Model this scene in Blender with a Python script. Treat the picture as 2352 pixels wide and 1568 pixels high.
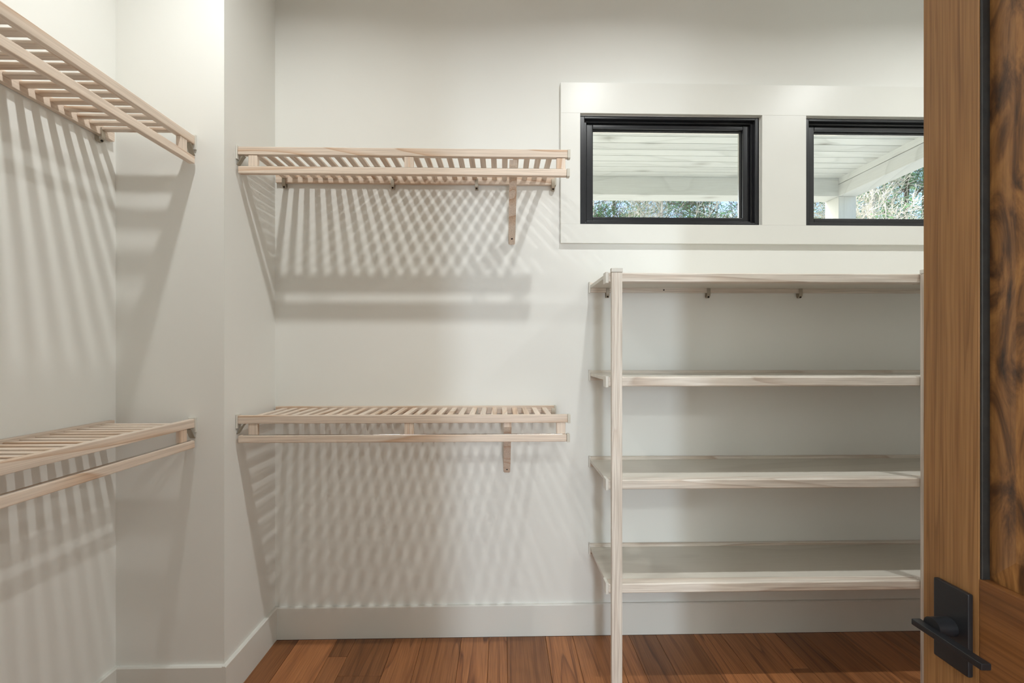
import bpy, bmesh, math, random
from mathutils import Vector, Matrix
random.seed(7)
S = bpy.context.scene
C = S.collection
for o in list(bpy.data.objects): bpy.data.objects.remove(o)

# ------------------------------------------------------------------ camera
E = 1.322                                   # eye height
cam_d = bpy.data.cameras.new('camera'); cam = bpy.data.objects.new('camera', cam_d); C.objects.link(cam)
cam.location = (0, 0, E); cam.rotation_euler = (math.pi/2, 0, -math.radians(1.3))
cam_d.sensor_width = 36; cam_d.lens = 16.0; cam_d.shift_y = 21/2352; cam_d.clip_start = 0.02
S.camera = cam
# ------------------------------------------------------------------ world, sun, lights, exposure
w = bpy.data.worlds.new('world'); S.world = w; w.use_nodes = True
nt = w.node_tree; bg = nt.nodes['Background']
sky = nt.nodes.new('ShaderNodeTexSky'); sky.sky_type = 'NISHITA'; sky.sun_disc = False
sky.sun_elevation = math.radians(42); sky.sun_rotation = math.radians(-65); sky.air_density = 1.0; sky.dust_density = 3.0
nt.links.new(sky.outputs[0], bg.inputs[0]); bg.inputs[1].default_value = 0.5
def light(name, kind, loc, rot, power, color, **k):
    d = bpy.data.lights.new(name, kind); d.energy = power; d.color = color
    for a, v in k.items(): setattr(d, a, v)
    o = bpy.data.objects.new(name, d); C.objects.link(o); o.location = loc; o.rotation_euler = rot
    return o
light('sun', 'SUN', (-9, 9, 9), Vector((.75, -.35, -.66)).to_track_quat('-Z', 'Y').to_euler(), 4.6, (1, .97, .93), angle=.01)
CEIL = 3.05
LAMPS = [(-0.88, 1.24), (0.55, 1.24), (1.99, 1.24)]
for (lx, ly), pw in zip(LAMPS, (8.3, 10.3, 10.8)):
    light('downlight_lamp', 'AREA', (lx, ly, CEIL-.012), (0, 0, 0), pw, (.975, 1, .99), shape='DISK', size=.052, spread=math.radians(160))
light('bedroom_window_daylight', 'AREA', (.32, -4.28, 1.35), (math.radians(90), 0, 0), 86, (.76, .88, 1), shape='RECTANGLE', size=.36, size_y=1.9)
light('added_overhead_fill', 'AREA', (0.2, -2.2, CEIL-.03), (0, 0, 0), 40, (.97, 1, .98), shape='DISK', size=.4)  # unseen fill added overhead in the bedroom to brighten the closet
light('added_side_fill', 'AREA', (-2.55, -2.4, 1.5), (0, math.radians(-90), 0), 215, (.93, .98, 1), shape='RECTANGLE', size=1.4, size_y=1.8)  # added soft fill by the solid side wall, bounces in through the doorway
S.view_settings.view_transform = 'Standard'; S.view_settings.look = 'None'
S.view_settings.exposure = 0.0; S.view_settings.gamma = 1.0; S.view_settings.use_curve_mapping = False

# ------------------------------------------------------------------ helpers
def lin(r, g, b):
    f = lambda c: (c/255/12.92) if c/255 <= .04045 else ((c/255+.055)/1.055)**2.4
    return (f(r), f(g), f(b), 1)
def new_mat(name, rough=.6, spec=.5, metal=0):
    m = bpy.data.materials.new(name); m.use_nodes = True
    b = m.node_tree.nodes['Principled BSDF']
    b.inputs['Roughness'].default_value = rough; b.inputs['Specular IOR Level'].default_value = spec; b.inputs['Metallic'].default_value = metal
    return m, m.node_tree, b
def ramp(nt, stops, interp='LINEAR'):
    r = nt.nodes.new('ShaderNodeValToRGB'); r.color_ramp.interpolation = interp
    els = r.color_ramp.elements
    els[0].position, els[0].color = stops[0]; els[1].position, els[1].color = stops[-1]
    for p, c in stops[1:-1]:
        e = els.new(p); e.color = c
    return r
def math_node(nt, op, a, b=None):
    n = nt.nodes.new('ShaderNodeMath'); n.operation = op
    for i, v in enumerate((a, b)):
        if v is None: continue
        if hasattr(v, 'links'): nt.links.new(v, n.inputs[i])
        else: n.inputs[i].default_value = v
    return n.outputs[0]
def coords(nt, scale, rnd=9.0):
    tc = nt.nodes.new('ShaderNodeTexCoord'); oi = nt.nodes.new('ShaderNodeObjectInfo')
    cb = nt.nodes.new('ShaderNodeCombineXYZ')
    for i, k in enumerate((1.0, 1.7, 2.3)):
        nt.links.new(math_node(nt, 'MULTIPLY', oi.outputs['Random'], rnd*k), cb.inputs[i])
    ad = nt.nodes.new('ShaderNodeVectorMath'); ad.operation = 'ADD'
    nt.links.new(tc.outputs['Object'], ad.inputs[0]); nt.links.new(cb.outputs[0], ad.inputs[1])
    mp = nt.nodes.new('ShaderNodeMapping'); mp.inputs['Scale'].default_value = scale
    nt.links.new(ad.outputs[0], mp.inputs['Vector'])
    return mp.outputs[0], oi.outputs['Random'], ad.outputs[0]
def noise(nt, vec, scale, detail=3, rough=.5, dist=0):
    n = nt.nodes.new('ShaderNodeTexNoise'); nt.links.new(vec, n.inputs['Vector'])
    n.inputs['Scale'].default_value = scale; n.inputs['Detail'].default_value = detail
    n.inputs['Roughness'].default_value = rough; n.inputs['Distortion'].default_value = dist
    return n.outputs[0]
def mix(nt, fac, a, b, mode='MIX'):
    n = nt.nodes.new('ShaderNodeMix'); n.data_type = 'RGBA'; n.blend_type = mode
    for sock, v in ((n.inputs[0], fac), (n.inputs[6], a), (n.inputs[7], b)):
        if hasattr(v, 'links'): nt.links.new(v, sock)
        else: sock.default_value = v
    return n.outputs[2]
def bump(nt, b, h, strength, dist=.002):
    n = nt.nodes.new('ShaderNodeBump'); n.inputs['Strength'].default_value = strength; n.inputs['Distance'].default_value = dist
    nt.links.new(h, n.inputs['Height']); nt.links.new(n.outputs[0], b.inputs['Normal'])
def wood(name, axis, light_c, mid_c, dark_c, rough=.5, ring=9.0, knots=None, vary=.12, bump_s=.15, fine=.35, spec=.4, contrast=1.0):
    """grain along `axis` (0,1,2)"""
    m, nt, b = new_mat(name, rough, spec)
    sc = [ring]*3; sc[axis] = .9
    v, rnd, raw = coords(nt, sc)
    # cathedral bands: long soft noise pushed through a repeating saw
    n1 = noise(nt, v, .55, 2, .4, .3)
    bands = math_node(nt, 'FRACT', math_node(nt, 'MULTIPLY', n1, 9.0))
    sc2 = [230]*3; sc2[axis] = 5
    mp2 = nt.nodes.new('ShaderNodeMapping'); mp2.inputs['Scale'].default_value = sc2; nt.links.new(raw, mp2.inputs['Vector'])
    n2 = noise(nt, mp2.outputs[0], 1, 2, .6)
    r1 = ramp(nt, [(0, light_c), (.55, light_c), (.85, mid_c), (.95, dark_c), (1, light_c)])
    nt.links.new(bands, r1.inputs[0])
    n3 = noise(nt, v, .35, 2)
    base = mix(nt, math_node(nt, 'MULTIPLY', n3, 1.1*contrast), light_c, r1.outputs[0])
    r2 = ramp(nt, [(.35, (1-fine, 1-fine*1.1, 1-fine*1.2, 1)), (.62, (1, 1, 1, 1))]); nt.links.new(n2, r2.inputs[0])
    col = mix(nt, .75, base, r2.outputs[0], 'MULTIPLY')
    hs = nt.nodes.new('ShaderNodeHueSaturation')
    vv = math_node(nt, 'ADD', math_node(nt, 'MULTIPLY', rnd, vary*2), 1-vary)
    nt.links.new(vv, hs.inputs['Value']); nt.links.new(col, hs.inputs['Color'])
    col = hs.outputs[0]
    if knots:
        vo = nt.nodes.new('ShaderNodeTexVoronoi'); sk = [knots[0]]*3; sk[axis] = knots[0]*.45
        mk = nt.nodes.new('ShaderNodeMapping'); mk.inputs['Scale'].default_value = sk; nt.links.new(raw, mk.inputs['Vector'])
        nt.links.new(mk.outputs[0], vo.inputs['Vector']); vo.inputs['Scale'].default_value = 1
        rk = ramp(nt, [(0, (1, 1, 1, 1)), (knots[1], (.25, .25, .25, 1)), (knots[1]*1.8, (0, 0, 0, 1))]); nt.links.new(vo.outputs['Distance'], rk.inputs[0])
        col = mix(nt, rk.outputs[0], col, knots[2])
    nt.links.new(col, b.inputs['Base Color'])
    bump(nt, b, n2, bump_s, .0006)
    return m
def plain(name, col, rough=.6, spec=.5, metal=0, mott=.03, nscale=8, bs=0):
    m, nt, b = new_mat(name, rough, spec, metal)
    v, rnd, raw = coords(nt, (1, 1, 1), 3)
    n = noise(nt, v, nscale, 4)
    r = ramp(nt, [(.3, tuple(c*(1-mott) for c in col[:3])+(1,)), (.7, tuple(min(1, c*(1+mott)) for c in col[:3])+(1,))])
    nt.links.new(n, r.inputs[0]); nt.links.new(r.outputs[0], b.inputs['Base Color'])
    if bs:
        n2 = noise(nt, v, 260, 2); bump(nt, b, n2, bs, .001)
    return m
M = {}
M['wall'] = plain('wall_paint', lin(238, 238, 233), .75, .25, mott=.012, nscale=2, bs=.06)
M['ceil'] = plain('ceiling_paint', lin(240, 240, 237), .85, .2, mott=.01)
M['trim'] = plain('trim_paint', lin(232, 232, 226), .36, .5, mott=.006)
LC, MC, DC = lin(236, 219, 202), lin(226, 198, 172), lin(205, 168, 136)
for a, n in enumerate('XYZ'):
    M['pale'+n] = wood('pale_wood_'+n.lower(), a, LC, MC, DC, .42, 10, vary=.07, fine=.24, contrast=1.35)
WLC, WMC, WDC = lin(237, 229, 218), lin(222, 208, 193), lin(202, 184, 168)
M['washX'] = wood('pale_shelf_wood_x', 0, WLC, WMC, WDC, .42, 12, vary=.05, fine=.3, contrast=1.3)
M['washZ'] = wood('pale_post_wood', 2, WLC, WMC, WDC, .45, 22, vary=.03, fine=.36, contrast=.8)
M['panel'] = wood('shelf_board', 0, lin(222, 217, 206), lin(214, 208, 196), lin(205, 198, 186), .4, 3, vary=.02, fine=.06, contrast=.8)
M['door'] = wood('stained_door_wood', 2, lin(148, 108, 66), lin(132, 92, 54), lin(112, 76, 43), .38, 60, vary=.03, fine=.35, contrast=.9)
M['door_y'] = wood('stained_door_rail_wood', 1, lin(120, 78, 42), lin(92, 56, 30), lin(62, 38, 22), .35, 10, vary=.03, fine=.4, contrast=1.2)
def door_panel_mat():
    m, nt, b = new_mat('figured_door_panel_wood', .36, .5)
    v, rnd, raw = coords(nt, (13, 13, 5))
    n1 = noise(nt, v, 1.5, 5, .6, 2.2)
    r = ramp(nt, [(.28, lin(48, 30, 17)), (.42, lin(92, 60, 31)), (.55, lin(134, 92, 50)), (.72, lin(166, 120, 68))]); nt.links.new(n1, r.inputs[0])
    v2 = nt.nodes.new('ShaderNodeMapping'); v2.inputs['Scale'].default_value = (240, 240, 9); nt.links.new(raw, v2.inputs['Vector'])
    n2 = noise(nt, v2.outputs[0], 1, 2); r2 = ramp(nt, [(.3, (.75, .72, .7, 1)), (.6, (1, 1, 1, 1))]); nt.links.new(n2, r2.inputs[0])
    nt.links.new(mix(nt, .8, r.outputs[0], r2.outputs[0], 'MULTIPLY'), b.inputs['Base Color'])
    return m
M['door_panel'] = door_panel_mat()
M['door_dark'] = plain('dark_groove_stain', lin(34, 33, 31), .5, .4, mott=.35, nscale=60)
FL, FM, FD = lin(166, 110, 68), lin(138, 86, 50), lin(98, 58, 34)
M['floor'] = wood('hardwood_plank', 1, FL, FM, FD, .34, 13, knots=(3.1, .035, lin(58, 30, 18)), vary=.34, fine=.4, contrast=1.1, spec=.45)
M['gap'] = plain('dark_joint', lin(48, 28, 18), .8)
M['black'] = plain('black_window_vinyl', lin(30, 31, 35), .32, .5, mott=.1, nscale=40)
M['black_metal'] = plain('matte_black_metal', lin(24, 25, 28), .38, .5, 0, mott=.08, nscale=30)
M['nickel'] = plain('satin_nickel', lin(168, 158, 144), .32, .5, 1, mott=.04)
M['clip'] = plain('beige_clip', lin(176, 166, 150), .4, .5, .4, mott=.04)
M['plastic'] = plain('white_plastic', lin(224, 221, 212), .45, .4, mott=.01)
M['steel'] = plain('steel_strip', lin(200, 196, 190), .2, .5, 1, mott=.02)
M['screw'] = plain('dark_screw', lin(40, 34, 30), .5, .5, .6)
M['gasket'] = plain('rubber_gasket', lin(14, 14, 16), .7)
PL, PM, PD = lin(216, 217, 211), lin(198, 200, 193), lin(172, 174, 166)
for a, n in enumerate('XYZ'):
    M['porch'+n] = wood('whitewashed_pine_'+n.lower(), a, PL, PM, PD, .7, 3.2, knots=(3.2, .12, lin(128, 124, 112)), vary=.07, fine=.10, contrast=.55)
M['bark_pale'] = plain('pale_bark', lin(206, 198, 186), .9, .1, mott=.25, nscale=9)
M['bark_dark'] = plain('dark_bark', lin(112, 104, 94), .9, .1, mott=.3, nscale=9)
M['twig'] = plain('dry_twig_bark', lin(222, 215, 200), .9, .1, mott=.2, nscale=3)
M['leaf'] = plain('pine_needles', lin(104, 142, 96), .8, .1, mott=.35, nscale=2)
M['ground'] = plain('leaf_litter', lin(206, 202, 190), .95, .05, mott=.2, nscale=1.2)
M['porch_gap'] = plain('dark_roof_deck', lin(96, 96, 90), .9, .1)  # dark backing colour that makes the joints between porch boards visible
M['endcap'] = plain('beige_plastic', lin(208, 203, 190), .5, .4, mott=.01)
M['deck'] = plain('grey_porch_deck', lin(168, 166, 160), .8, .1)
M['siding'] = plain('house_siding', lin(216, 216, 210), .8, .1)
def glass_mat():
    m = bpy.data.materials.new('window_glass'); m.use_nodes = True; nt = m.node_tree
    for n in list(nt.nodes): nt.nodes.remove(n)
    out = nt.nodes.new('ShaderNodeOutputMaterial'); mx = nt.nodes.new('ShaderNodeMixShader')
    tr = nt.nodes.new('ShaderNodeBsdfTransparent'); tr.inputs[0].default_value = (.95, .98, .97, 1)
    gl = nt.nodes.new('ShaderNodeBsdfGlossy'); gl.inputs['Roughness'].default_value = .02
    lw = nt.nodes.new('ShaderNodeLayerWeight'); lw.inputs[0].default_value = .5; fr = math_node(nt, 'ADD', math_node(nt, 'MULTIPLY', math_node(nt, 'POWER', lw.outputs['Facing'], 5.0), .9), .03)
    nt.links.new(fr, mx.inputs[0]); nt.links.new(tr.outputs[0], mx.inputs[1]); nt.links.new(gl.outputs[0], mx.inputs[2]); nt.links.new(mx.outputs[0], out.inputs[0])
    return m
M['glass'] = glass_mat()
def emit_mat():
    m = bpy.data.materials.new('lit_lens'); m.use_nodes = True; b = m.node_tree.nodes['Principled BSDF']
    b.inputs['Base Color'].default_value = (1, .95, .85, 1); b.inputs['Emission Color'].default_value = (1, .9, .76, 1); b.inputs['Emission Strength'].default_value = 6
    return m
M['lens'] = emit_mat()

def add_box(bm, x0, y0, z0, x1, y1, z1, bev=0, seg=2):
    r = bmesh.ops.create_cube(bm, size=1)
    vs = r['verts']
    for v in vs:
        v.co = Vector(((x0+x1)/2+v.co.x*(x1-x0), (y0+y1)/2+v.co.y*(y1-y0), (z0+z1)/2+v.co.z*(z1-z0)))
    if bev:
        es = list({e for v in vs for e in v.link_edges})
        bmesh.ops.bevel(bm, geom=es, offset=bev, segments=seg, affect='EDGES', profile=.5)
    return bm
def box(*a, **k): return add_box(bmesh.new(), *a, **k)
def add_cyl(bm, p, d, r, h, n=16, r2=None):
    """cylinder from point p along unit direction d"""
    d = Vector(d).normalized(); q = d.to_track_quat('Z', 'Y').to_matrix().to_4x4()
    mt = Matrix.Translation(Vector(p)+d*h/2) @ q
    bmesh.ops.create_cone(bm, cap_ends=True, segments=n, radius1=r, radius2=r if r2 is None else r2, depth=h, matrix=mt)
    return bm
def cyl(*a, **k): return add_cyl(bmesh.new(), *a, **k)
def prism(pts, axis, a0, a1, bev=0):
    """extrude a 2-D outline along an axis; pts are in the other two axes' order"""
    bm = bmesh.new()
    def P(p, a):
        c = list(p); c.insert(axis, a); return Vector(c)
    v0 = [bm.verts.new(P(p, a0)) for p in pts]; v1 = [bm.verts.new(P(p, a1)) for p in pts]
    n = len(pts)
    bm.faces.new(v0); bm.faces.new(v1[::-1])
    for i in range(n): bm.faces.new((v0[i], v1[i], v1[(i+1) % n], v0[(i+1) % n]))
    bmesh.ops.recalc_face_normals(bm, faces=bm.faces)
    if bev: bmesh.ops.bevel(bm, geom=bm.edges[:], offset=bev, segments=2, affect='EDGES', profile=.5)
    return bm
def strap(path, t, axis, a0, a1):
    """a bent strap: open path (2-D) of thickness t, extruded along axis"""
    n = len(path); L = []; R = []
    for i, p in enumerate(path):
        a = Vector(path[max(i-1, 0)]); b = Vector(path[min(i+1, n-1)]); d = (b-a).normalized(); nn = Vector((-d.y, d.x))
        L.append(tuple(Vector(p)+nn*t/2)); R.append(tuple(Vector(p)-nn*t/2))
    return prism(L+R[::-1], axis, a0, a1)
def obj(name, bm, m, parent=None, smooth=True, loc=None):
    me = bpy.data.meshes.new(name); bm.to_mesh(me); bm.free()
    me.materials.append(M[m] if isinstance(m, str) else m)
    if smooth:
        me.polygons.foreach_set('use_smooth', [True]*len(me.polygons)); me.set_sharp_from_angle(angle=math.radians(40))
    o = bpy.data.objects.new(name, me); C.objects.link(o)
    if smooth: md = o.modifiers.new('weighted_normals', 'WEIGHTED_NORMAL'); md.keep_sharp = True; md.weight = 80
    if parent is not None: o.parent = parent
    if loc: o.location = loc
    return o
def dup(o, parent, loc=None):
    c = o.copy(); C.objects.link(c); c.parent = parent
    if loc is not None: c.location = loc
    return c
def empty(name, loc=(0, 0, 0)):
    o = bpy.data.objects.new(name, None); C.objects.link(o); o.location = loc; o.empty_display_size = .1; return o
def tag(o, label=None, cat=None, group=None, kind=None):
    for k, v in (('label', label), ('category', cat), ('group', group), ('kind', kind)):
        if v: o[k] = v
    return o
def struct(name, bm, m, label, cat, smooth=False):
    return tag(obj(name, bm, m, None, smooth), label, cat, kind='structure')

# ------------------------------------------------------------------ room shell
D = 2.12; XL = -1.443; XN = -1.043; YN = 1.735; XR = 2.42; YF = -.03
# windows: openings in the back wall
W1 = (.364, 1.214); W2 = (1.427, 2.277); WZ = (E+.587, E+1.098)
bm = bmesh.new()
T = .16
add_box(bm, XN-.6, D, 0, W1[0]-.0, D+T, CEIL)
add_box(bm, W2[1], D, 0, XR+.15, D+T, CEIL)
add_box(bm, W1[0], D, 0, W2[1], D+T, WZ[0]); add_box(bm, W1[0], D, WZ[1], W2[1], D+T, CEIL)
add_box(bm, W1[1], D, WZ[0], W2[0], D+T, WZ[1])
struct('wall_back', bm, 'wall', 'long pale greige wall with the two black windows', 'wall')
struct('wall_left', box(XL-.12, YF-.13, 0, XL, YN, CEIL), 'wall', 'pale wall at far left behind the two cropped slatted shelves', 'wall')
struct('wall_return', box(XL-.12, YN, 0, XN-.0, D, CEIL), 'wall', 'pale boxed-out wall between the left shelves and the middle shelves', 'wall')
struct('wall_right', box(XR, YF, 0, XR+.12, D, CEIL), 'wall', 'plain pale wall hidden behind the brown door', 'wall')
bm = bmesh.new(); DX0, DX1, DH = -.062, .79, 2.14
add_box(bm, XL-.12, YF-.13, 0, DX0, YF, CEIL); add_box(bm, DX1, YF-.13, 0, XR+.12, YF, CEIL); add_box(bm, DX0, YF-.13, DH, DX1, YF, CEIL)
struct('wall_front', bm, 'wall', 'pale closet wall with the doorway beside the brown door', 'wall')
struct('ceiling', box(XL-.12, YF-.13, CEIL, XR+.12, D+T, CEIL+.15), 'ceil', 'plain white closet ceiling with recessed lights', 'ceiling')
# bedroom behind the doorway (window whose daylight falls into the closet)
bx0, bx1, by0, by1 = -2.6, 3.0, -4.3, YF-.13
bm = bmesh.new(); add_box(bm, bx0-.1, by0, -.02, bx0, by1, CEIL); add_box(bm, bx1, by0, -.02, bx1+.1, by1, CEIL)
wx0, wx1, wz0, wz1 = .13, .51, .35, 2.35
add_box(bm, bx0-.1, by0-.12, -.02, wx0, by0, CEIL); add_box(bm, wx1, by0-.12, -.02, bx1+.1, by0, CEIL)
add_box(bm, wx0, by0-.12, -.02, wx1, by0, wz0); add_box(bm, wx0, by0-.12, wz1, wx1, by0, CEIL)
add_box(bm, bx0-.1, by1-.02, 0, XL-.12, by1+.1, CEIL)
struct('wall_bedroom', bm, 'wall', 'pale bedroom walls beyond the closet doorway', 'wall')
struct('ceiling_bedroom', box(bx0-.1, by0-.12, CEIL, bx1+.1, by1, CEIL+.15), 'ceil', 'white bedroom ceiling beyond the closet doorway', 'ceiling')

# floor with planks
fl = struct('floor', box(XL-.1, by0, -.06, XR+.1, D+.05, -.019), 'gap', 'reddish brown hardwood plank floor', 'floor')
rf = random.Random(11)
x = -1.62; plank_count = 0
widths = [.127, .082, .178]
seq = [0, 2, 1, 0, 2, 2, 1, 2, 0, 2, 0, 1, 2, 0, 2, 1, 0, 2]
k = 0
while x < XR-.02:
    wd = widths[seq[k % len(seq)]]; k += 1
    x1 = x+wd
    cx0, cx1 = max(x, XL), min(x1, XR)
    if cx1-cx0 > .01:
        y = D-.016; first = True
        while y > -2.6:
            L = rf.uniform(.12, 1.5) if first else rf.uniform(.7, 1.6)
            first = False
            y0 = max(y-L, -2.6)
            o = obj('plank', box(-(cx1-cx0)/2+.0005, -(y-y0)/2+.0006, -.0095, (cx1-cx0)/2-.0005, (y-y0)/2-.0006, .0095, bev=.0014, seg=1), 'floor', fl, False)
            o.location = ((cx0+cx1)/2, (y+y0)/2, -.0095+rf.uniform(-.0003, .0)); plank_count += 1
            y = y0
    x = x1

# baseboards
BH, BT = .145, .015
def base_profile(): return [(0, 0), (BT, 0), (BT, BH-.004), (BT-.004, BH), (0, BH)]
struct('baseboard_back', prism([(D-a, b) for a, b in base_profile()], 0, XN, XR), 'trim', 'off-white baseboard along the wall under the windows', 'baseboard')
struct('baseboard_niche', prism([(XN+a, b) for a, b in base_profile()], 1, YN-BT, D-BT), 'trim', 'short off-white baseboard running back into the corner', 'baseboard')
struct('baseboard_return', prism([(YN-a, b) for a, b in base_profile()], 0, XL+BT, XN+.0), 'trim', 'short off-white baseboard facing us at lower left', 'baseboard')
struct('baseboard_left', prism([(XL+a, b) for a, b in base_profile()], 1, YF, YN), 'trim', 'off-white baseboard along the far left wall', 'baseboard')
# prism axis=1 order is (x,z)

# window casing
CT = .019; CY = D-CT
tr = empty('trim_1', (.273, D, E+.4985)); tag(tr, 'wide flat off-white casing boards around both windows', 'trim', kind='structure')
ox, oy, oz = tr.location
def loc_box(x0, y0, z0, x1, y1, z1, o, **k): return box(x0-o[0], y0-o[1], z0-o[2], x1-o[0], y1-o[1], z1-o[2], **k)
to = (ox, oy, oz)
XC0, XC1 = .273, 2.38
obj('head_casing', loc_box(XC0, CY, WZ[1]+.003, XC1, D, E+1.243, to, bev=.0012), 'trim', tr)
obj('sill_casing', loc_box(XC0, CY, E+.4985, XC1, D, WZ[0], to, bev=.0012), 'trim', tr)
obj('side_casing', loc_box(XC0, CY, WZ[0], W1[0], D, WZ[1]+.003, to, bev=.0007), 'trim', tr)
obj('side_casing', loc_box(W2[1], CY, WZ[0], XC1, D, WZ[1]+.003, to, bev=.0007), 'trim', tr)
obj('mullion_casing', loc_box(W1[1]+.004, CY, WZ[0], W2[0], D, WZ[1]+.003, to, bev=.0007), 'trim', tr)

def make_window(n, x0, x1, label):
    wn = empty('window_%d' % n, ((x0+x1)/2, D, WZ[0])); tag(wn, label, 'window', kind='structure')
    cx, z0, z1 = (x0+x1)/2, 0, WZ[1]-WZ[0]
    hx = (x1-x0)/2-.002; ya = 0
    def ring(bm, h, zb, zt, wl, wt, y0, y1, bev=.0015):
        add_box(bm, -h, y0, zb, -h+wl, y1, zt, bev=bev); add_box(bm, h-wl, y0, zb, h, y1, zt, bev=bev)
        add_box(bm, -h+wl, y0, zt-wt, h-wl, y1, zt, bev=bev); add_box(bm, -h+wl, y0, zb, h-wl, y1, zb+wt, bev=bev)
        return bm
    bm = ring(bmesh.new(), hx, .001, z1-.003, .020, .012, -.004, .105)
    obj('frame', bm, 'black', wn)
    obj('inner_stop', ring(bmesh.new(), hx-.0202, .0135, z1-.016, .012, .010, .012, .10), 'black', wn)
    s = obj('sash', ring(bmesh.new(), hx-.034, .0245, z1-.0285, .030, .020, .022, .062, .003), 'black', wn)
    obj('gasket', ring(bmesh.new(), hx-.0645, .045, z1-.049, .003, .003, .034, .046, 0), 'gasket', s)
    obj('glass_pane', box(-hx+.066, .0385, .0465, hx-.066, .0415, z1-.0505), 'glass', s)
    obj('glazing_spacer', ring(bmesh.new(), hx-.0647, .0448, z1-.0488, .005, .005, .047, .058, 0), 'steel', s)
    return wn
make_window(1, W1[0], W1[1], 'black framed window fully visible, looking onto whitewashed porch ceiling')
make_window(2, W2[0], W2[1], 'black framed window cut off by the brown door')

# downlights
for i, (lx, ly) in enumerate(LAMPS):
    t = empty('downlight', (lx, ly, CEIL)); tag(t, ['recessed ceiling light above the left slatted shelves', 'recessed ceiling light above the gap beside the shelving unit', 'recessed ceiling light above the shelving unit'][i], 'ceiling light')
    bm = bmesh.new()
    prof = [(.075, 0), (.077, -.004), (.06, -.009), (.045, -.004), (.045, 0)]
    n = 32; rings = [[bm.verts.new((r*math.cos(2*math.pi*j/n), r*math.sin(2*math.pi*j/n), z)) for j in range(n)] for r, z in prof]
    for a, b in zip(rings, rings[1:]):
        for j in range(n): bm.faces.new((a[j], a[(j+1) % n], b[(j+1) % n], b[j]))
    bmesh.ops.recalc_face_normals(bm, faces=bm.faces)
    obj('trim_ring', bm, 'plastic', t)
    obj('lens', cyl((0, 0, -.004), (0, 0, 1), .045, .003, 32), 'lens', t)

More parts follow.
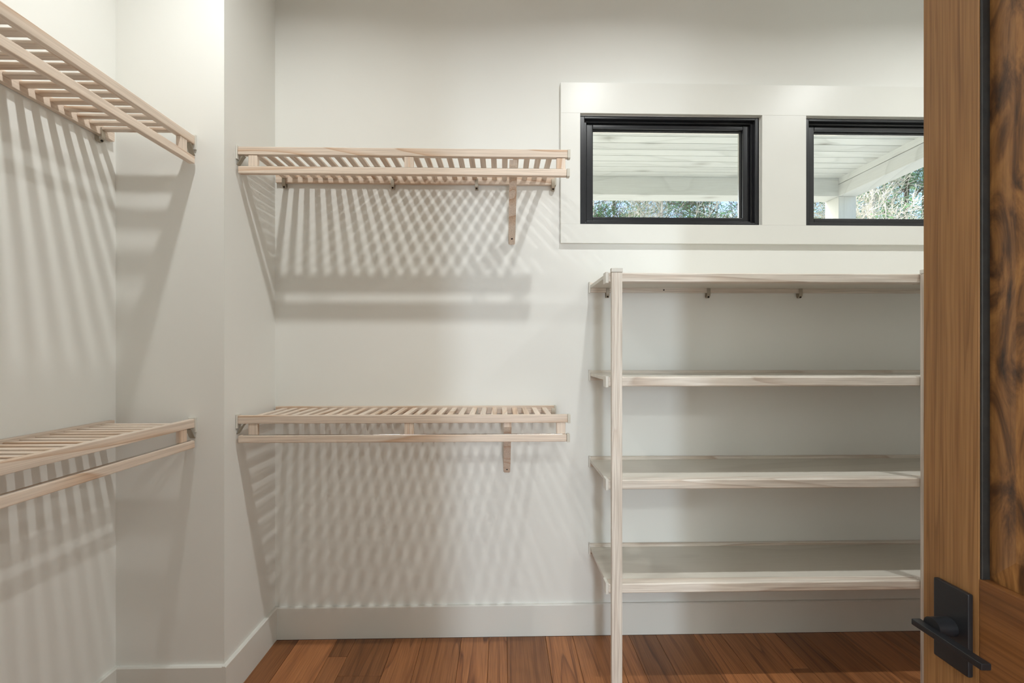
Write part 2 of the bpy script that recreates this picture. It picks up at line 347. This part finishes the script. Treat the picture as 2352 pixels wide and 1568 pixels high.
# ------------------------------------------------------------------ slatted shelves
# local frame: length along +X from 0 to L, wall plane at y = 0, front towards -y, z = 0 at top of rails
def wall_clip():
    path = [(-.0020, -.0355), (-.0024, -.050), (-.007, -.0585), (-.015, -.057), (-.022, -.049), (-.0245, -.038), (-.0235, -.018), (-.0225, -.010)]
    return strap(path, .0032, 0, -.0075, .0075)
def slatted_shelf(L, depth, label, loc, rotz, clips, spacers, braces, caps=(True, False), pitch=.0455, mx='paleX', my='paleY', mz='paleZ', group='slatted wooden closet shelves'):
    t = empty('slatted_shelf', loc); t.rotation_euler = (0, 0, rotz)
    tag(t, label, 'shelf', group)
    fd = -depth
    obj('front_rail', box(0, fd, -.032, L, fd+.022, 0, bev=.003), mx, t)
    br = obj('back_rail', box(.004, -.020, -.035, L-.02, -.001, .001, bev=.003), mx, t)
    n = int((L-.03)/pitch); start = (L-n*pitch)/2+.002
    s0 = obj('slat', box(-.0118, fd+.021, -.0055, .0118, -.0195, .0055, bev=.0026), my, t, loc=(start+.011, 0, -.0115))
    for i in range(1, n): dup(s0, t, (start+.011+i*pitch, 0, -.0115))
    hz = -.078
    h = obj('hanging_rail', box(.003, fd-.004, hz-.029, L-.004, fd+.018, hz, bev=.004), mx, t)
    obj('metal_strip', box(.02, fd+.001, hz, L-.02, fd+.013, hz+.0018, bev=.0004, seg=1), 'steel', h)
    sp0 = None
    for sx in spacers:
        if sp0 is None:
            sp0 = obj('spacer_block', box(-.018, fd+.003, -.0765, .018, fd+.019, -.032, bev=.002), mz, t, loc=(sx, 0, 0))
        else: dup(sp0, t, (sx, 0, 0))
    c0 = None
    for cx in clips:
        if c0 is None:
            c0 = obj('wall_clip', wall_clip(), 'clip', t, loc=(cx, 0, 0))
            sc0 = obj('screw', cyl((0, -.0185, -.0540), (0, -.75, -.65), .0042, .0030, 10), 'screw', c0)
        else:
            c = dup(c0, t, (cx, 0, 0)); dup(sc0, c)
    for bx in braces:
        # wooden brace from under the front rail down to the wall
        a = Vector((fd+.022, -.034)); b = Vector((-.004, -.300)); d = (b-a).normalized(); nn = Vector((-d.y, d.x))*.011
        a2 = a-d*.006
        pts = [tuple(a2+nn), (fd+.045, -.0335), tuple(a2+nn*.0+d*.0), ]
        p = [a+nn, b+nn*.9, b+d*.006, b-nn*.9, a-nn]
        p = [(-.001, b.y+.016), (-.001, b.y-.004), (-.008, b.y-.010), (-.020, b.y-.002), (fd+.022-.0, a.y-.018), (fd+.022, a.y), (fd+.046, a.y)]
        pb = prism(p, 0, -.0155, .0155)
        lo = [e for e in pb.edges if all(v.co.z < b.y+.001 for v in e.verts) and e.verts[0].co.x*e.verts[1].co.x > 0]
        bmesh.ops.bevel(pb, geom=lo, offset=.006, segments=4, affect='EDGES', profile=.5)
        q = obj('brace', pb, mz, t, loc=(bx, 0, 0))
        obj('screw', cyl((0, -.0325, -.2885), (0, -.68, -.73), .0042, .0022, 12), 'screw', q)
    # plastic end caps on a free end, metal+plastic brackets where it meets a wall
    def endcap(xe, s):
        obj('end_cap', box(min(xe, xe+s*.011), fd-.0012, -.0335, max(xe, xe+s*.011), fd+.0235, .0012, bev=.0015), 'endcap', t)
        obj('end_cap', box(min(xe-.004*s, xe+s*.008), fd-.0055, hz-.0305, max(xe-.004*s, xe+s*.008), fd+.0195, hz+.0012, bev=.0015), 'endcap', t)
        obj('end_cap', box(min(xe-.02*s, xe-s*.011), -.0215, -.0365, max(xe-.02*s, xe-s*.011), -.0003, .0025, bev=.0012), 'endcap', t)
    def bracket(xe, s):
        # s: direction towards the side wall
        e = obj('end_bracket', box(min(xe, xe+s*.0055), fd-.003, -.050, max(xe, xe+s*.0055), fd+.026, .005, bev=.001), 'plastic', t)
        m_ = strap([(xe+s*.0045, -.072), (xe-s*.001, -.066), (xe-s*.014, -.044), (xe-s*.022, -.0345)], .0025, 1, fd+.002, fd+.020)
        e2 = obj('metal_bracket', m_, 'nickel', t)
        obj('screw', cyl((xe-s*.0035, fd+.011, -.060), (-s*.85, 0, -.5), .0042, .002, 12), 'screw', e2)
    for s, xe, free in ((-1, 0, caps[0]), (1, L, caps[1])):
        (endcap if free else bracket)(xe, s)
    return t
ML = 1.300; MX0 = XN+.0065
for zz, lab, brx in ((.802, 'upper slatted wooden shelf with hanging rail left of the window', .047), (-.2555, 'lower slatted wooden shelf with hanging rail on the back wall', .024)):
    slatted_shelf(ML, .310, lab, (MX0, D, E+zz), 0, [x-MX0 for x in (-.993, -.500, -.1155, .238)], [x-MX0 for x in (-.979, -.368, .237)], [brx-MX0], caps=(False, True))
LL = 1.62
# left wall: rotate so +X local -> -Y world?  wall plane x = XL, front towards +X world: rotz = +90deg maps local -y to +x, local x to +y
for zz, lab in ((.802, 'upper slatted wooden shelf cut off by the left picture edge'), (-.2555, 'lower slatted wooden shelf cut off by the left picture edge')):
    slatted_shelf(LL, .296, lab, (XL, YN-.0065-LL, E+zz), math.pi/2, [.10, .62, 1.12, LL-.075], [.06, .8, LL-.055], [.45], caps=(True, False), mx='paleX')

# ------------------------------------------------------------------ shelving unit
su = empty('shelving_unit', (.4085, D, 0)); tag(su, 'four-tier pale wood shelving unit with solid boards below the windows', 'shelving')
UX0, UX1 = 0, XR-.4085-.002; UXM = 1.2525; UYF = -.355
P_Y0, P_Y1 = UYF-.020, UYF-.0005
def post(xc):
    p = obj('post', box(xc-.0205, P_Y0, .0, xc+.0205, P_Y1, E+.303, bev=.0025), 'washZ', su)
    obj('post_cap', box(xc-.0222, P_Y0-.0015, E+.303, xc+.0222, P_Y1+.0005, E+.319, bev=.0015), 'plastic', p)
    return p
post(.0365); post(UXM+.0150)
for i, z in enumerate((.304, -.1035, -.505, -.910)):
    z += E
    pn = obj('shelf_board', box(.003, UYF+.044, z-.014, UX1-.004, -.0185, z-.0005), 'panel', su)
    obj('front_rail', box(UXM+.0006, UYF, z-.037, UX1-.003, UYF+.0445, z+.0005, bev=.004, seg=3), 'washX', pn)
    obj('front_rail', box(.008, UYF, z-.037, UXM-.0006, UYF+.0445, z+.0005, bev=.005, seg=3), 'washX', pn)
    obj('back_rail', box(.003, -.018, z-.034, UX1-.004, -.0008, z+.012, bev=.002), 'washX', pn)
    # white plastic brackets at the front and back corners
    for s, xe in ((-1, .0), (1, UX1-.004)):
        xa, xb = (xe-.003, xe+.0085) if s < 0 else (xe-.0045, xe+.007)
        if s < 0:
            obj('corner_bracket', box(xa, UYF-.0002, z-.040, xb-.0, UYF+.046, z+.004, bev=.0018), 'plastic', pn)
            obj('corner_bracket', box(xa, -.021, z-.037, xe+.003, -.0004, z+.015, bev=.0015), 'plastic', pn)
    pe = [(0, 0)]
    clips = (.083, .555, .99) if i == 0 else (.09,)
    for cx in clips:
        c = obj('wall_clip', wall_clip(), 'clip', pn, loc=(cx, 0, z+.0015))
        obj('screw', cyl((0, -.0185, -.0540), (0, -.75, -.65), .0042, .0030, 10), 'screw', c)
    if i == 0: obj('screw', cyl((.346, -.0182, z-.022), (0, -1, 0), .0035, .001, 10), 'screw', pn)

# ------------------------------------------------------------------ door
XD = .73; YE = .772; TD = .040; DW = .765; DHT = 2.10
door = empty('door_1', (XD+TD/2, YE-DW, .012)); tag(door, 'open brown stained wooden door at the right with black lever handle', 'door', kind='structure')
# local: x -TD/2..TD/2, y 0..DW (latch edge), z 0..DHT
hx = TD/2; SW = .092
def dbox(y0, z0, y1, z1, inset=0, **k): return box(-hx+inset, y0, z0, hx-inset, y1, z1, **k)
obj('stile', dbox(DW-SW, 0, DW, DHT, bev=.0015), 'door', door)
obj('stile', dbox(0, 0, SW, DHT, bev=.0015), 'door', door)
ZR = E-.349-.012                       # top of lock rail (local)
rails = [(0, .22), (ZR-.20, ZR), (DHT-.12, DHT)]
for a, b in rails: obj('rail', dbox(SW, a, DW-SW, b, bev=.0015), 'door_y', door)
for a, b in ((.22, ZR-.20), (ZR, DHT-.12)):
    y0, y1 = SW, DW-SW
    # raised panel: thin edge rising to a flat field, both faces
    bm = bmesh.new()
    e, f = .0135-hx, .006-hx
    for s in (1, -1):
        o_ = [(s*e, y0, a), (s*e, y1, a), (s*e, y1, b), (s*e, y0, b)]
        m_ = .045
        i_ = [(s*f, y0+m_, a+m_), (s*f, y1-m_, a+m_), (s*f, y1-m_, b-m_), (s*f, y0+m_, b-m_)]
        vo = [bm.verts.new(c) for c in o_]; vi = [bm.verts.new(c) for c in i_]
        bm.faces.new(vi)
        for q in range(4): bm.faces.new((vo[q], vo[(q+1) % 4], vi[(q+1) % 4], vi[q]))
        if s == 1: keep = vo
        else:
            for q in range(4): bm.faces.new((keep[q], keep[(q+1) % 4], vo[(q+1) % 4], vo[q]))
    bmesh.ops.recalc_face_normals(bm, faces=bm.faces)
    obj('panel', bm, 'door_panel', door, False)
    # dark stained vertical sticking beads in the recess
    for yy, s in ((y0, 1), (y1, -1)):
        for sx in (-1, 1):
            ya, yb = (yy, yy+.004) if s > 0 else (yy-.004, yy)
            xa = -hx+.0012 if sx < 0 else hx-.0145
            obj('dark_bead', box(xa, ya, a, xa+.0133, yb, b, bev=.0008, seg=1), 'door_dark', door)
# handle on the closet face: escutcheon plate, neck, lever
hy = DW-(YE-.6792); hz_ = E-.414-.012
hy = .716-(YE-DW)
HZ = E-.442-.012
hnd = obj('handle_plate', box(-hx-.009, hy-.0285, HZ-.0645, -hx-.0002, hy+.0285, HZ+.0645, bev=.0022), 'black_metal', door)
obj('neck', cyl((-hx-.009, hy, HZ-.0015), (-1, 0, 0), .0145, .030, 28), 'black_metal', hnd)
obj('lever', box(-hx-.051, hy-.087, HZ-.0115, -hx-.0360, hy+.024, HZ-.0015, bev=.0015), 'black_metal', hnd)
hg0 = None
for z in (.2, 1.05, 1.9):
    bm = cyl((-hx-.003, -.004, z-.045), (0, 0, 1), .006, .09, 12)
    obj('hinge', bm, 'black_metal', door)
# door jambs
bm = bmesh.new()
struct('trim_2', box(DX1-.018, YF-.14, 0, DX1, YF+.006, DH), 'trim', 'off-white right door jamb beside the hinges', 'trim')
struct('trim_3', box(DX0, YF-.14, 0, DX0+.018, YF+.006, DH), 'trim', 'off-white left door jamb next to the camera', 'trim')

# ------------------------------------------------------------------ outside: porch
PC = E+1.99; BB = E+1.782; PY = 5.17; PX = 3.89
pc = tag(obj('porch_ceiling', box(-3.0, D+T, PC+.019, 4.2, 5.45, PC+.06), 'porch_gap', None, False), 'whitewashed plank porch ceiling seen through the windows', 'ceiling', kind='structure')
y = 5.17+.0; i = 0
bw = .139
b0 = None
while y > D+T+.02:
    y0 = max(y-bw, D+T)
    o = obj('board', box(-3.0, y0+.0045, -.009, 4.05, y-.0045, .009, bev=.002, seg=1), 'porchX', pc); o.location = (0, 0, PC+.009)
    y = y0
tag(obj('porch_beam', box(-3.0, PY, BB, PX+.001, PY+.215, PC+.018, bev=.004), 'porchX', None), 'grey whitewashed beam running across outside both windows', 'beam')
t = empty('porch_beam', (PX, 3.5, BB)); tag(t, 'whitewashed double beam running diagonally outside the right window', 'beam')
obj('lower_beam', box(0, D+T-3.5, 0, .21, 5.385-3.5, .135, bev=.004), 'porchY', t)
obj('upper_board', box(-.001+.004, D+T-3.5, .1420, .206, 5.385-3.5, .223, bev=.003), 'porchY', t)
bm = bmesh.new()
tag(obj('porch_post', box(PX, PY, -.4, PX+.208, PY+.22, BB-.0005, bev=.004), 'porchZ', None), 'square whitewashed porch post outside the right window', 'post')
tag(obj('porch_floor', box(-3, D+T, -.55, 4.2, 5.6, -.4), 'deck', None, False), 'grey porch deck below the windows outside', 'floor', kind='structure')
tag(obj('ground', box(-40, -40, -.9, 60, 60, -.56), 'ground', None, False), 'leaf-littered ground beyond the porch', 'ground', kind='structure')

# ------------------------------------------------------------------ trees
def tube_path(V, F, pts, rads, n=4):
    base = len(V)
    for i, p in enumerate(pts):
        d = (pts[min(i+1, len(pts)-1)]-pts[max(i-1, 0)]).normalized()
        a = d.orthogonal().normalized(); b = d.cross(a)
        for j in range(n):
            t_ = 2*math.pi*j/n; V.append(p+(a*math.cos(t_)+b*math.sin(t_))*rads[i])
    for i in range(len(pts)-1):
        for j in range(n):
            q = base+i*n; F.append((q+j, q+(j+1) % n, q+n+(j+1) % n, q+n+j))
def grow(R, V, F, p, d, L, r, lvl, maxl, tips, bend=.35, n=3):
    segs = 4; pts = [p.copy()]; rads = [r]
    q = p.copy(); dd = d.copy()
    for i in range(segs):
        dd = (dd+Vector((R.uniform(-1, 1), R.uniform(-1, 1), R.uniform(-.8, 1)))*bend).normalized()
        q = q+dd*L/segs; pts.append(q.copy()); rads.append(max(r*(1-.75*(i+1)/segs), .0048))
    tube_path(V, F, pts, rads, n)
    tips.append(q)
    if lvl < maxl:
        for i in range(1, segs+1):
            for _ in range(2 if lvl < maxl-1 else 2):
                nd = (dd*.5+Vector((R.uniform(-1, 1), R.uniform(-1, 1), R.uniform(-.5, .9)))).normalized()
                grow(R, V, F, pts[i], nd, L*R.uniform(.45, .62), rads[i]*.62, lvl+1, maxl, tips, bend, 3)
def mesh_obj(name, V, F, m, parent):
    me = bpy.data.meshes.new(name); me.from_pydata([tuple(v) for v in V], [], F); me.update(); me.materials.append(M[m])
    me.polygons.foreach_set('use_smooth', [True]*len(me.polygons))
    o = bpy.data.objects.new(name, me); C.objects.link(o); o.parent = parent; return o
def tree(x, y, h, r, bark, twig, label, seed, leafy=0, cat='tree', spread=1.5, z_lo=.35, nb=20, group=None):
    R = random.Random(seed); t = empty('tree' if cat == 'tree' else 'shrub', (x, y, -.57)); tag(t, label, cat, group)
    pts = [Vector((0, 0, 0))]; rads = [r]; p = Vector((0, 0, 0))
    for i in range(8):
        p = p+Vector((R.uniform(-.06, .06), R.uniform(-.06, .06), h/8)); pts.append(p.copy()); rads.append(r*(1-.8*(i+1)/8))
    V, F = [], []; tube_path(V, F, pts, rads, 10); mesh_obj('trunk', V, F, bark, t)
    V, F = [], []; tips = []
    for b in range(nb):
        u = z_lo+(1-z_lo)*(b+R.random())/nb; k = min(int(u*8), 7); q = pts[k].lerp(pts[k+1], u*8-k)
        a = R.uniform(0, 2*math.pi); d = Vector((math.cos(a), math.sin(a), R.uniform(.1, .7))).normalized()
        grow(R, V, F, q, d, spread*R.uniform(.6, 1.1)*(1.15-u*.6), r*.26, 0, 2, tips)
    mesh_obj('branches', V, F, twig, t)['kind'] = 'stuff'
    if leafy:
        V, F = [], []
        for q in tips:
            if R.random() > leafy: continue
            for _ in range(7):
                c = q+Vector((R.gauss(0, .10), R.gauss(0, .10), R.gauss(0, .06)))
                a = Vector((R.uniform(-1, 1), R.uniform(-1, 1), R.uniform(-1, 1))).normalized(); b = a.orthogonal().normalized()
                L, w_ = .07, .012; k = len(V)
                V += [c-a*L, c+b*w_, c+a*L, c-b*w_]; F.append((k, k+1, k+2, k+3))
        mesh_obj('foliage', V, F, 'leaf', t)['kind'] = 'stuff'
    return t
def at_px(px, y): return (px-1160)/1045*y
tree(at_px(2034, 9.2), 9.2, 7.0, .085, 'bark_pale', 'twig', 'pale-barked tree trunk seen through the right window', 3, .15)
tree(at_px(2112, 10.5), 10.5, 8.5, .10, 'bark_dark', 'bark_dark', 'dark-barked tree beside the brown door through the right window', 5, .9)
tree(at_px(2078, 8.2), 8.2, 4.6, .035, 'twig', 'twig', 'thin tan sapling between pale and dark trunks outside', 8, 0, nb=12, spread=1.1)
tree(at_px(1984, 10.0), 10.0, 6.6, .07, 'bark_pale', 'twig', 'pale slender tree right of the porch post', 9, .2)
tree(at_px(2060, 15.5), 15.5, 10.5, .12, 'bark_dark', 'bark_dark', 'dense green pine behind the pale trunk outside', 12, 1, nb=26, spread=2.3)
tree(at_px(2150, 14.5), 14.5, 10.0, .12, 'bark_dark', 'twig', 'leafy tree mostly hidden behind the brown door', 13, 1, nb=22, spread=2.2)
for i, (px, yy, hh, lf) in enumerate([(1372, 11.0, 6.8, .35), (1430, 14.5, 8.4, .05), (1482, 18.5, 10.4, .1), (1520, 10.5, 6.4, .1), (1585, 14.0, 8.3, .6), (1632, 17.8, 9.8, .05), (1672, 10.6, 6.6, .3), (1745, 14.2, 8.0, .1), (1878, 13.0, 6.6, .7)]):
    labs = ['green-tinged tree at the left end of the full window', 'bare tree second from the left through the full window', 'bare tree left of centre through the full window', 'bare pale-barked tree at the centre of the full window', 'green evergreen right of centre through the full window', 'bare low tree third from the right of the full window', 'thin bushy tree at the right end of the full window', 'bare tree behind the casing between the windows', 'small dark tree left of the porch post']
    tree(at_px(px, yy), yy, hh, .05+.03*(i % 2), 'bark_pale' if i % 3 == 0 else 'bark_dark', 'twig' if i % 2 else 'bark_dark', labs[i], 30+i, lf, nb=26, spread=1.1+.05*yy, z_lo=.42, group='trees beyond the porch')
